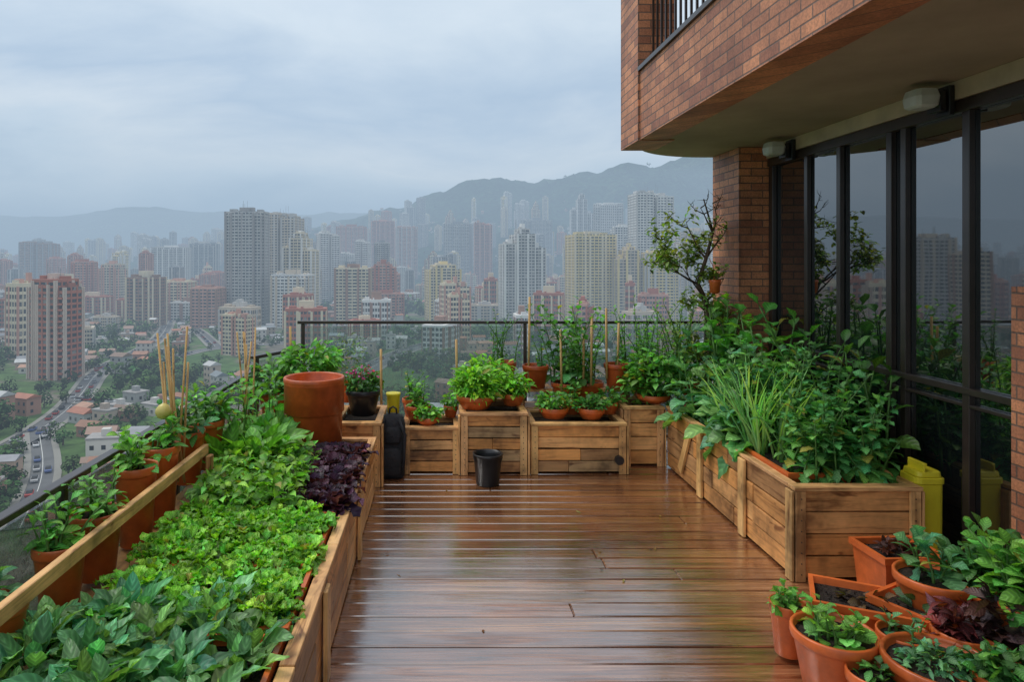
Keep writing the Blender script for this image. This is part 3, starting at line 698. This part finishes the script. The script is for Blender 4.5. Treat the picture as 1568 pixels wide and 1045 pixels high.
def potted(name,c,r,h,fn=None,col=None,potmat=None,tp=.68):
    E=empty(name); mb=MB(); t=R(.75,1.12)
    pot_mesh(mb,c,r,h,col or (t,t,t),tp=tp); o=mb.build('pot',[potmat or POT,SOIL],E,smooth=True)
    if fn:
        mb=MB(); fn(mb,(c[0],c[1],c[2]+h-.03)); mb.build('foliage',[LEAF],E,smooth=True)
    return E
BR=(.22,.52,.05);MG=(.13,.36,.05);DG=(.07,.22,.04);BLG=(.11,.30,.12);PU=(.055,.017,.04);YG=(.2,.3,.05)
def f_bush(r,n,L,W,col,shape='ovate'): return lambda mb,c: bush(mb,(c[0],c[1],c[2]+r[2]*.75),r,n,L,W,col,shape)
def f_multi(r,k,h,n,L,W,col,shape='ovate'):
    def f(mb,c):
        for _ in range(k):
            a=R(0,6.28); q=R(0,1)**.5*r; stalk(mb,(c[0]+math.cos(a)*q,c[1]+math.sin(a)*q,c[2]),h*R(.6,1.1),n,L,W,col,shape,lean=.25)
    return f
def f_flower(mb,c):
    bush(mb,(c[0],c[1],c[2]+.09),(.15,.13,.1),380,.05,.03,DG)
    bush(mb,(c[0],c[1],c[2]+.14),(.13,.11,.09),45,.03,.03,(.6,.04,.25),'round',seg=3)
def IM(ix,iy,d): return ((ix-672)/F*d,d,1.7-(iy-400)/F*d)
mb=MB()
for yy in np.arange(1.45,2.45,.14):
    for xx in np.arange(-1.36,-.60,.14):
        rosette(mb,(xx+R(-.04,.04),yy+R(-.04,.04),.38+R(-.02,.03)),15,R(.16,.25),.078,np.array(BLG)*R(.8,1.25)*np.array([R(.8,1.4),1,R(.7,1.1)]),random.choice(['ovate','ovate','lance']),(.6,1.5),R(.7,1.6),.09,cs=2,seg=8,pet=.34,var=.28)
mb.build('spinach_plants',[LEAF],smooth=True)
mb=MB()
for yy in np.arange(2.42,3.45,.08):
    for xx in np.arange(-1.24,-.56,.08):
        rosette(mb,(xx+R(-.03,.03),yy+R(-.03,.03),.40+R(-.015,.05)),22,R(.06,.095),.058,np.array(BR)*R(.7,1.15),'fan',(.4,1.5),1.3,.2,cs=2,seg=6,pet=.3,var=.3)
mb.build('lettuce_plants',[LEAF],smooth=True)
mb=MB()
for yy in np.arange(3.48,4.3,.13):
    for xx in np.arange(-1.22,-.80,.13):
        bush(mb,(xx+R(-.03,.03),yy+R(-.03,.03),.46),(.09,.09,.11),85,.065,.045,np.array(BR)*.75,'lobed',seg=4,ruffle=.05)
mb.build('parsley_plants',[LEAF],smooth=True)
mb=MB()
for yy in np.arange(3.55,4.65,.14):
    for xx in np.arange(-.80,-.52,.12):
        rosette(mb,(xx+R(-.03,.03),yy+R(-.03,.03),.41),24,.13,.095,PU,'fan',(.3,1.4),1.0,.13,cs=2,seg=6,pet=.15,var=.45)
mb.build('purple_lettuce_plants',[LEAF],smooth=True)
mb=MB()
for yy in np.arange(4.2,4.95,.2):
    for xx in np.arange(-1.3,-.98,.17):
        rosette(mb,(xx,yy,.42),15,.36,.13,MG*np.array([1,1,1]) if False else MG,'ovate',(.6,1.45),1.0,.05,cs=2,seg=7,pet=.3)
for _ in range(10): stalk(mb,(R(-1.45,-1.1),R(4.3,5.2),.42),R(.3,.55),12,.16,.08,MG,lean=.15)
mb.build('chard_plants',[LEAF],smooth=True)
for (yy,zt,h,r,fn) in [(2.62,.62,.26,.095,f_multi(.09,8,.16,8,.10,.05,MG)),(2.9,.64,.28,.105,f_multi(.09,8,.2,9,.10,.05,MG,'lobed')),(3.28,.72,.38,.10,f_multi(.08,8,.16,8,.11,.05,MG)),(3.56,.74,.40,.10,f_multi(.08,7,.14,8,.11,.05,MG)),(3.95,.72,.3,.10,f_multi(.09,8,.18,9,.12,.06,DG)),(4.3,.70,.3,.1,f_multi(.08,8,.24,10,.13,.06,MG)),(2.25,.58,.24,.09,f_multi(.09,8,.12,8,.1,.05,BLG))]:
    potted('potted_herb',(-1.455,yy,zt-h),r,h,fn)
E=empty('stacked_terracotta_pots'); mb=MB(); pot_mesh(mb,(-.875,4.82,.40),.195,.37,(.72,.66,.6),tp=.94)
pot_mesh(mb,(-.88,4.82,.64),.209,.245,(.8,.72,.66),soil=.12,tp=.975); mb.build('pots',[POT,POT],E,smooth=True)
potted('potted_flower',(-.60,5.42,.482),.135,.2,f_flower,potmat=BLACK,col=(1,1,1))
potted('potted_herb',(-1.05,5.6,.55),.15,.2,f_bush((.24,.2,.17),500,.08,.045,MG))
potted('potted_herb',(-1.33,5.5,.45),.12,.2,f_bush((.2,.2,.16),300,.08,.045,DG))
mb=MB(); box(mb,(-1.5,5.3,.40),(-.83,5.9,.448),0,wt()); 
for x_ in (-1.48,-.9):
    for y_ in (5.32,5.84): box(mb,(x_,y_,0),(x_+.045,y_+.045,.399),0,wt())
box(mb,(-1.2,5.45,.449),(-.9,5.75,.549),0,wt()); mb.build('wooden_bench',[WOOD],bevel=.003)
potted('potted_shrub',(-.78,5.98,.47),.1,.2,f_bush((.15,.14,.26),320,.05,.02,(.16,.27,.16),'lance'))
def P(name,ix,iy,d,r,h,fn,zb,col=None): potted(name,((ix-672)/F*d,d,zb),r,h,fn,col)
zC=.495;zB=.375;zD=.41;zE=.495
P('potted_lettuce',728,0,5.60,.155,.11,f_bush((.18,.13,.14),620,.085,.035,BR,'lance'),zC)
P('potted_lettuce',785,0,5.72,.10,.1,f_bush((.13,.11,.11),340,.075,.035,BR,'lance'),zC)
P('potted_lettuce',745,0,5.86,.11,.12,f_bush((.18,.12,.17),420,.09,.035,BR,'lance'),zC)
P('potted_herb',640,0,5.72,.11,.12,f_multi(.08,8,.2,9,.10,.05,MG),zB)
P('potted_herb',655,0,5.55,.085,.06,f_bush((.1,.08,.06),160,.05,.035,MG),zB)
P('potted_herb',632,0,5.85,.09,.15,f_multi(.06,7,.25,9,.08,.04,DG),zB)
P('potted_herb',690,0,5.8,.06,.10,f_bush((.07,.07,.06),90,.05,.03,MG),zB)
P('potted_herb',848,0,5.62,.12,.09,f_bush((.14,.11,.08),200,.055,.035,MG),zD)
P('potted_herb',905,0,5.60,.11,.09,f_bush((.13,.11,.07),190,.055,.035,DG),zD)
P('potted_herb',875,0,5.80,.12,.12,f_multi(.09,8,.18,8,.09,.045,MG),zD)
P('potted_herb',930,0,5.78,.09,.10,f_bush((.12,.1,.08),180,.055,.03,MG),zD)
P('potted_pepper_plant',820,0,6.05,.115,.2,f_multi(.07,3,.26,7,.08,.045,DG),.58,(.7,.6,.6))
P('potted_pepper_plant',944,0,6.0,.11,.22,f_multi(.07,3,.22,6,.08,.045,DG),.58,(.7,.6,.6))
P('potted_climbing_plant',868,0,6.1,.14,.2,f_multi(.18,16,.66,15,.12,.075,DG),.42)
P('potted_climbing_plant',900,0,6.15,.14,.2,f_multi(.16,11,.70,14,.12,.07,MG),.42)
P('potted_herb',770,0,6.12,.12,.2,f_multi(.12,9,.45,13,.07,.03,DG,'lance'),.6)
P('potted_herb',1000,0,5.84,.14,.07,f_bush((.26,.2,.22),900,.075,.04,MG),zE)
P('potted_herb',985,0,6.12,.13,.2,f_multi(.18,24,.62,16,.09,.04,MG,'lance'),.5)
P('potted_shrub',1060,0,6.0,.15,.25,f_multi(.22,30,.75,17,.085,.04,(.18,.32,.055)),.4)
mb=MB(); box(mb,(.72,5.99,.38),(1.98,6.28,.41),0,wt()); box(mb,(.72,5.99,.55),(1.0,6.25,.578),0,wt()); box(mb,(.18,6.02,.55),(.7,6.28,.598),0,wt()); box(mb,(1.42,5.99,.55),(1.7,6.25,.578),0,wt())
for x_ in (.19,.66,.73,.96,1.43,1.66,1.9):
    for y_ in (6.03,6.22): box(mb,(x_,y_,0),(x_+.03,y_+.03,.379 if x_>1.8 else .549),0,wt())
mb.build('wooden_plant_stand',[WOOD],bevel=.003)
mb=MB()
for _ in range(28):
    x,y=R(1.95,2.5),R(4.5,5.6); stalk(mb,(x,y,.44),R(.25,.68),13,.23,.14,BLG,'lobed',lean=.2,pet=.35,ruffle=.09,cs=2,r0=.01)
for _ in range(20):
    x,y=R(1.93,2.2),R(4.2,5.5); stalk(mb,(x,y,.44),R(.15,.45),9,.25,.16,(.17,.42,.15),'ovate',lean=.3,pet=.35,ruffle=.09,cs=2,r0=.009,scol=(.3,.5,.18),el=(-.2,1.0))
mb.build('kale_plants',[LEAF],smooth=True)
mb=MB()
for _ in range(14):
    x,y=R(1.97,2.2),R(3.95,4.9); n=10
    leaves(mb,np.tile([x,y,.44],(n,1))+rng.normal(0,.012,(n,3)),rng.uniform(0,6.28,n),rng.uniform(1.2,1.52,n),rng.uniform(.45,.74,n),.017,rng.uniform(.2,.9,n),.6,shape='blade',col=(.30,.58,.17),seg=8)
mb.build('onion_plants',[LEAF],smooth=True)
mb=MB()
for _ in range(60):
    x,y=R(2.1,2.5),R(3.72,4.75); stalk(mb,(x,y,.44),R(.3,.76),22,.115,.08,(.10,.31,.075),'lobed',lean=.25,pet=.25,ruffle=.07,el=(-.1,.9),var=.3,cs=1)
for _ in range(14):
    x,y=R(2.0,2.5),R(3.7,3.95); stalk(mb,(x,y,.44),R(.2,.45),16,.11,.075,(.10,.31,.075),'lobed',lean=.35,pet=.25,el=(-.5,.7))
mb.build('tomato_plants',[LEAF],smooth=True)
mb=MB()
for _ in range(14):
    x,y=R(2.15,2.66),R(4.8,5.7); stalk(mb,(x,y,.42),R(.6,.98),13,.24,.14,(.12,.37,.055),'ovate',lean=.12,pet=.3,ruffle=.06,cs=2,r0=.012)
for _ in range(5):
    x,y=R(2.5,2.66),R(3.9,4.3); stalk(mb,(x,y,.42),R(.5,.78),10,.2,.11,DG,'ovate',lean=.1,pet=.25,ruffle=.04,cs=2,r0=.01)
mb.build('chili_plants',[LEAF],smooth=True)
T_=empty('small_tree'); mb=MB(); lf=MB()
bx,by=2.32,5.93
trunk=[(bx,by,.45),(bx+.03,by,.8),(bx+.05,by-.02,1.1),(bx+.0,by,1.35),(bx-.07,by,1.5),(bx+.0,by,1.72),(bx+.06,by,1.95),(bx+.02,by,2.1),(bx-.02,by,2.24)]
tube(mb,trunk,[.034,.03,.026,.023,.020,.016,.012,.008,.005],8)
def br(p,dr,L,r,dep,leafy=1):
    pts=[Vector(p)]; d_=Vector(dr).normalized()
    for i in range(4):
        d_=(d_+Vector((R(-.35,.35),R(-.35,.35),R(-.1,.35)))).normalized(); pts.append(pts[-1]+d_*L/4)
    tube(mb,pts,[r*(1-.2*i) for i in range(5)],5)
    if dep>0:
        for _ in range(3): br(pts[random.choice([2,3,4])],(R(-1,1),R(-1,1),R(-.2,1)),L*.6,r*.55,dep-1,leafy)
    if dep<=1 and random.random()<leafy:
        n=13; Pp=np.array([tuple(pts[random.choice([2,3,4])]) for _ in range(n)])+rng.normal(0,.025,(n,3))
        leaves(lf,Pp,rng.uniform(0,6.28,n),rng.uniform(-.6,1,n),.06,.032,.6,col=(.20,.29,.05),var=.4,seg=4)
for p,dr,L,lv in [(trunk[2],(-.8,-.2,.6),.3,1),(trunk[2],(.8,.1,.5),.25,1),(trunk[3],(-1,.1,.6),.38,1),(trunk[4],(-1,-.3,.45),.36,1),(trunk[4],(-.9,.3,.9),.36,1),(trunk[4],(.6,.3,.9),.3,.4),(trunk[5],(.8,-.2,.9),.3,.15),(trunk[3],(.9,-.3,.3),.25,.7),(trunk[1],(-.9,-.2,.6),.3,1),(trunk[1],(.7,-.4,.6),.25,1),(trunk[5],(-.8,.2,.8),.3,.5),(trunk[6],(.9,0,1),.3,0),(trunk[6],(-.5,0,1),.25,.1)]:
    br(p,dr,L*R(.9,1.1),.011,2,lv)
mb.build('trunk',[BARK],T_,smooth=True); lf.build('foliage',[LEAF],T_,smooth=True)
mb=MB(); pot_mesh(mb,(bx,by,0),.2,.47); mb.build('pot',[POT,SOIL],T_,smooth=True)
E=empty('hanging_pot'); mb=MB(); lathe(mb,(2.36,5.84,1.42),[(.02,0),(.04,.01),(.045,.09),(.05,.1),(.05,.12),(.042,.12),(.04,.1)],16); tube(mb,[(2.36,5.84,1.52),(2.36,5.88,1.66),(2.35,5.93,1.72)],.003,4); mb.build('pot',[POT],E,smooth=True)
mb=MB()
for _ in range(18): stalk(mb,(R(2.1,2.6),R(5.72,6.1),.4),R(.5,1.02),18,.1,.055,(.15,.31,.055),lean=.12)
mb.build('shrub_foliage',[LEAF],smooth=True)
mb=MB()
for ix,y0,y1,d in [(809,455,590,5.98),(905,485,590,5.9),(929,472,580,5.93),(945,495,580,5.95),(584,535,620,5.3),(446,500,560,5.7),(893,500,590,5.92),(700,520,600,5.9),(860,505,600,5.85)]:
    a=IM(ix,y1,d);b=IM(ix+R(-3,3),y0,d); tube(mb,[a,b],.010,6)
mb.build('bamboo_stakes',[BAMB],smooth=True)
mb=MB()
for _ in range(9):
    x,y=-1.43+R(-.06,.06),3.72+R(-.07,.07); tube(mb,[(x,y,.5),(x+R(-.12,.06),y+R(-.1,.1),R(1.1,1.34))],.006,5)
for _ in range(6):
    x,y=-1.35+R(-.05,.05),4.75+R(-.05,.05); tube(mb,[(x,y,.5),(x+R(-.05,.08),y+R(-.1,.1),R(1.1,1.3))],.006,5)
mb.build('bamboo_stakes',[BAMB],smooth=True)
E=empty('yellow_gourd'); mb=MB(); lathe(mb,(-1.46,3.62,.86),[(.005,0),(.03,.01),(.042,.035),(.04,.055),(.025,.075),(.006,.085)],16); mb.build('fruit',[simple('gourd',(.55,.45,.12),.4)],E,smooth=True)
E=empty('black_bucket'); mb=MB(); c=(.372,5.2,.002)
lathe(mb,c,[(.085,0),(.088,.004),(.108,.215),(.116,.217),(.116,.235),(.105,.235),(.1,.2),(.082,.02)],28); 
tube(mb,[(c[0]+.112*math.cos(a),c[1]-.03*math.sin(a)-.05*math.sin(a),.22-.07*math.sin(a)) for a in np.linspace(0,math.pi,14)],.003,5); mb.build('bucket',[BLACK],E,smooth=True)
E=empty('yellow_container'); mb=MB(); lathe(mb,(2.635,3.725,.002),[(.066,0),(.072,.01),(.074,.50)],32,sq=6); lathe(mb,(2.635,3.725,.502),[(.080,0),(.080,.035)],32,sq=6); lathe(mb,(2.635,3.725,.537),[(.07,.001),(.066,.03),(.03,.032)],32,sq=6); mb.build('body',[YEL],E,bevel=.004)
mb=MB(); box(mb,(2.60,3.66,.56),(2.61,3.79,.60)); box(mb,(2.60,3.66,.6),(2.62,3.79,.612)); mb.build('handle',[YEL],E,bevel=.003)
E=empty('yellow_bucket'); mb=MB(); lathe(mb,(-.375,5.62,.40),[(.04,0),(.045,.01),(.055,.19),(.06,.2),(.06,.215),(.05,.215)],24); mb.build('body',[YEL],E,smooth=True)
mb=MB(); box(mb,(-.43,5.5,.36),(-.30,5.75,.399),0,wt()); box(mb,(-.40,5.6,0),(-.34,5.68,.36),0,wt()); mb.build('wooden_stool',[WOOD],bevel=.003)
E=empty('black_backpack'); mb=MB()
lathe(mb,(-.365,5.37,.0),[(.075,.0),(.096,.02),(.10,.12),(.103,.30),(.10,.42),(.082,.48),(.04,.50)],28,sq=4,sy=.7); lathe(mb,(-.37,5.29,.04),[(.06,.0),(.078,.02),(.082,.12),(.076,.19),(.04,.21)],24,sq=4,sy=.45); lathe(mb,(-.36,5.305,.28),[(.05,.0),(.066,.02),(.066,.10),(.04,.13)],24,sq=4,sy=.4)
tube(mb,[(-.42,5.30,.47),(-.475,5.27,.38),(-.47,5.28,.2),(-.45,5.30,.06)],.012,6); tube(mb,[(-.31,5.30,.47),(-.262,5.27,.36),(-.27,5.28,.16),(-.29,5.30,.05)],.012,6)
tube(mb,[(-.39,5.36,.49),(-.385,5.36,.54),(-.36,5.36,.555),(-.335,5.36,.54),(-.33,5.36,.49)],.008,6); mb.build('bag',[FABRIC],E,smooth=True)
mb=MB(); tube(mb,[(1.43,5.39,.12),(1.43,5.43,.12)],.035,16); mb.build('caster_wheel',[BLACK])
# ------------------------------------------------------------ right foreground pots
def Q(name,ix,iy,zt,rpx,h,fn,col=None):
    d=(1.7-zt)*F/(iy-400); potted(name,((ix-672)/F*d,d,max(0.001,zt-h)),rpx/F*d,h,fn,col)
Q('potted_strawberry',1207,922,.24,27,.22,f_multi(.05,8,.11,6,.075,.055,MG,'lobed'))
Q('potted_strawberry',1277,965,.25,60,.24,f_multi(.09,13,.10,6,.075,.055,(.18,.42,.07),'round'))
Q('potted_kale',1432,880,.36,55,.30,f_multi(.10,6,.15,6,.14,.09,BLG,'lobed'))
Q('potted_herb',1385,968,.24,38,.22,f_multi(.06,6,.08,5,.07,.045,BLG,'ovate'))
Q('potted_herb',1340,1030,.20,40,.2,f_bush((.06,.05,.03),40,.045,.03,DG))
Q('potted_herb',1440,1010,.26,78,.22,f_bush((.13,.09,.035),230,.04,.026,BLG,'lobed'))
Q('potted_coleus',1475,965,.27,42,.24,f_bush((.09,.07,.07),120,.075,.05,(.13,.025,.028),'lobed'))
Q('potted_coleus',1545,975,.28,42,.24,f_bush((.12,.10,.11),200,.08,.055,(.08,.04,.04),'lobed'))
Q('potted_herb',1545,1035,.26,48,.24,f_bush((.12,.1,.06),280,.055,.035,DG))
Q('potted_basil',1530,900,.36,50,.33,f_multi(.10,13,.22,10,.12,.07,DG))
Q('potted_basil',1492,893,.33,38,.3,f_multi(.09,8,.18,8,.14,.09,BLG))
Q('potted_basil',1600,930,.40,60,.35,f_multi(.13,16,.26,11,.12,.07,MG))
def RP_(name,ix,iy,zt,w,dp,h,fn=None,a=0):
    d=(1.7-zt)*F/(iy-400); x=(ix-672)/F*d; E=empty(name); mb=MB(); t=R(.9,1.1)
    rect_pot(mb,-w/2,w/2,-dp/2,dp/2,0,h,.02,.012,(t,t,t)); o=mb.build('trough',[POT,SOIL],E,bevel=.004)
    E.location=(x,d,zt-h); E.rotation_euler[2]=a
    if fn: mb=MB(); fn(mb,(0,0,h-.03)); mb.build('foliage',[LEAF],E,smooth=True)
RP_('orange_trough',1375,838,.30,.30,.24,.29,f_bush((.09,.06,.03),40,.06,.04,(.10,.03,.02),'lobed'),.05)
RP_('orange_trough',1330,915,.26,.42,.26,.2,f_bush((.12,.07,.02),24,.06,.04,(.08,.05,.02),'lobed'),-.45)
RP_('orange_trough',1412,925,.27,.22,.3,.25,f_bush((.07,.07,.03),24,.06,.04,(.06,.12,.03),'lobed'),.5)
RP_('orange_trough',1500,1030,.24,.2,.22,.22,None,.2)
mb=MB()
for _ in range(26):
    x,y=R(-.4,1.7),R(2.4,5.2)
    leaves(mb,[(x,y,.004)],R(0,6.28),R(.0,.15),R(.02,.045),R(.01,.02),R(-.4,.3),col=random.choice([(.2,.1,.04),(.08,.05,.03),(.25,.2,.05)]),seg=4,roll=.15)
mb.build('fallen_leaves',[LEAF],smooth=True)
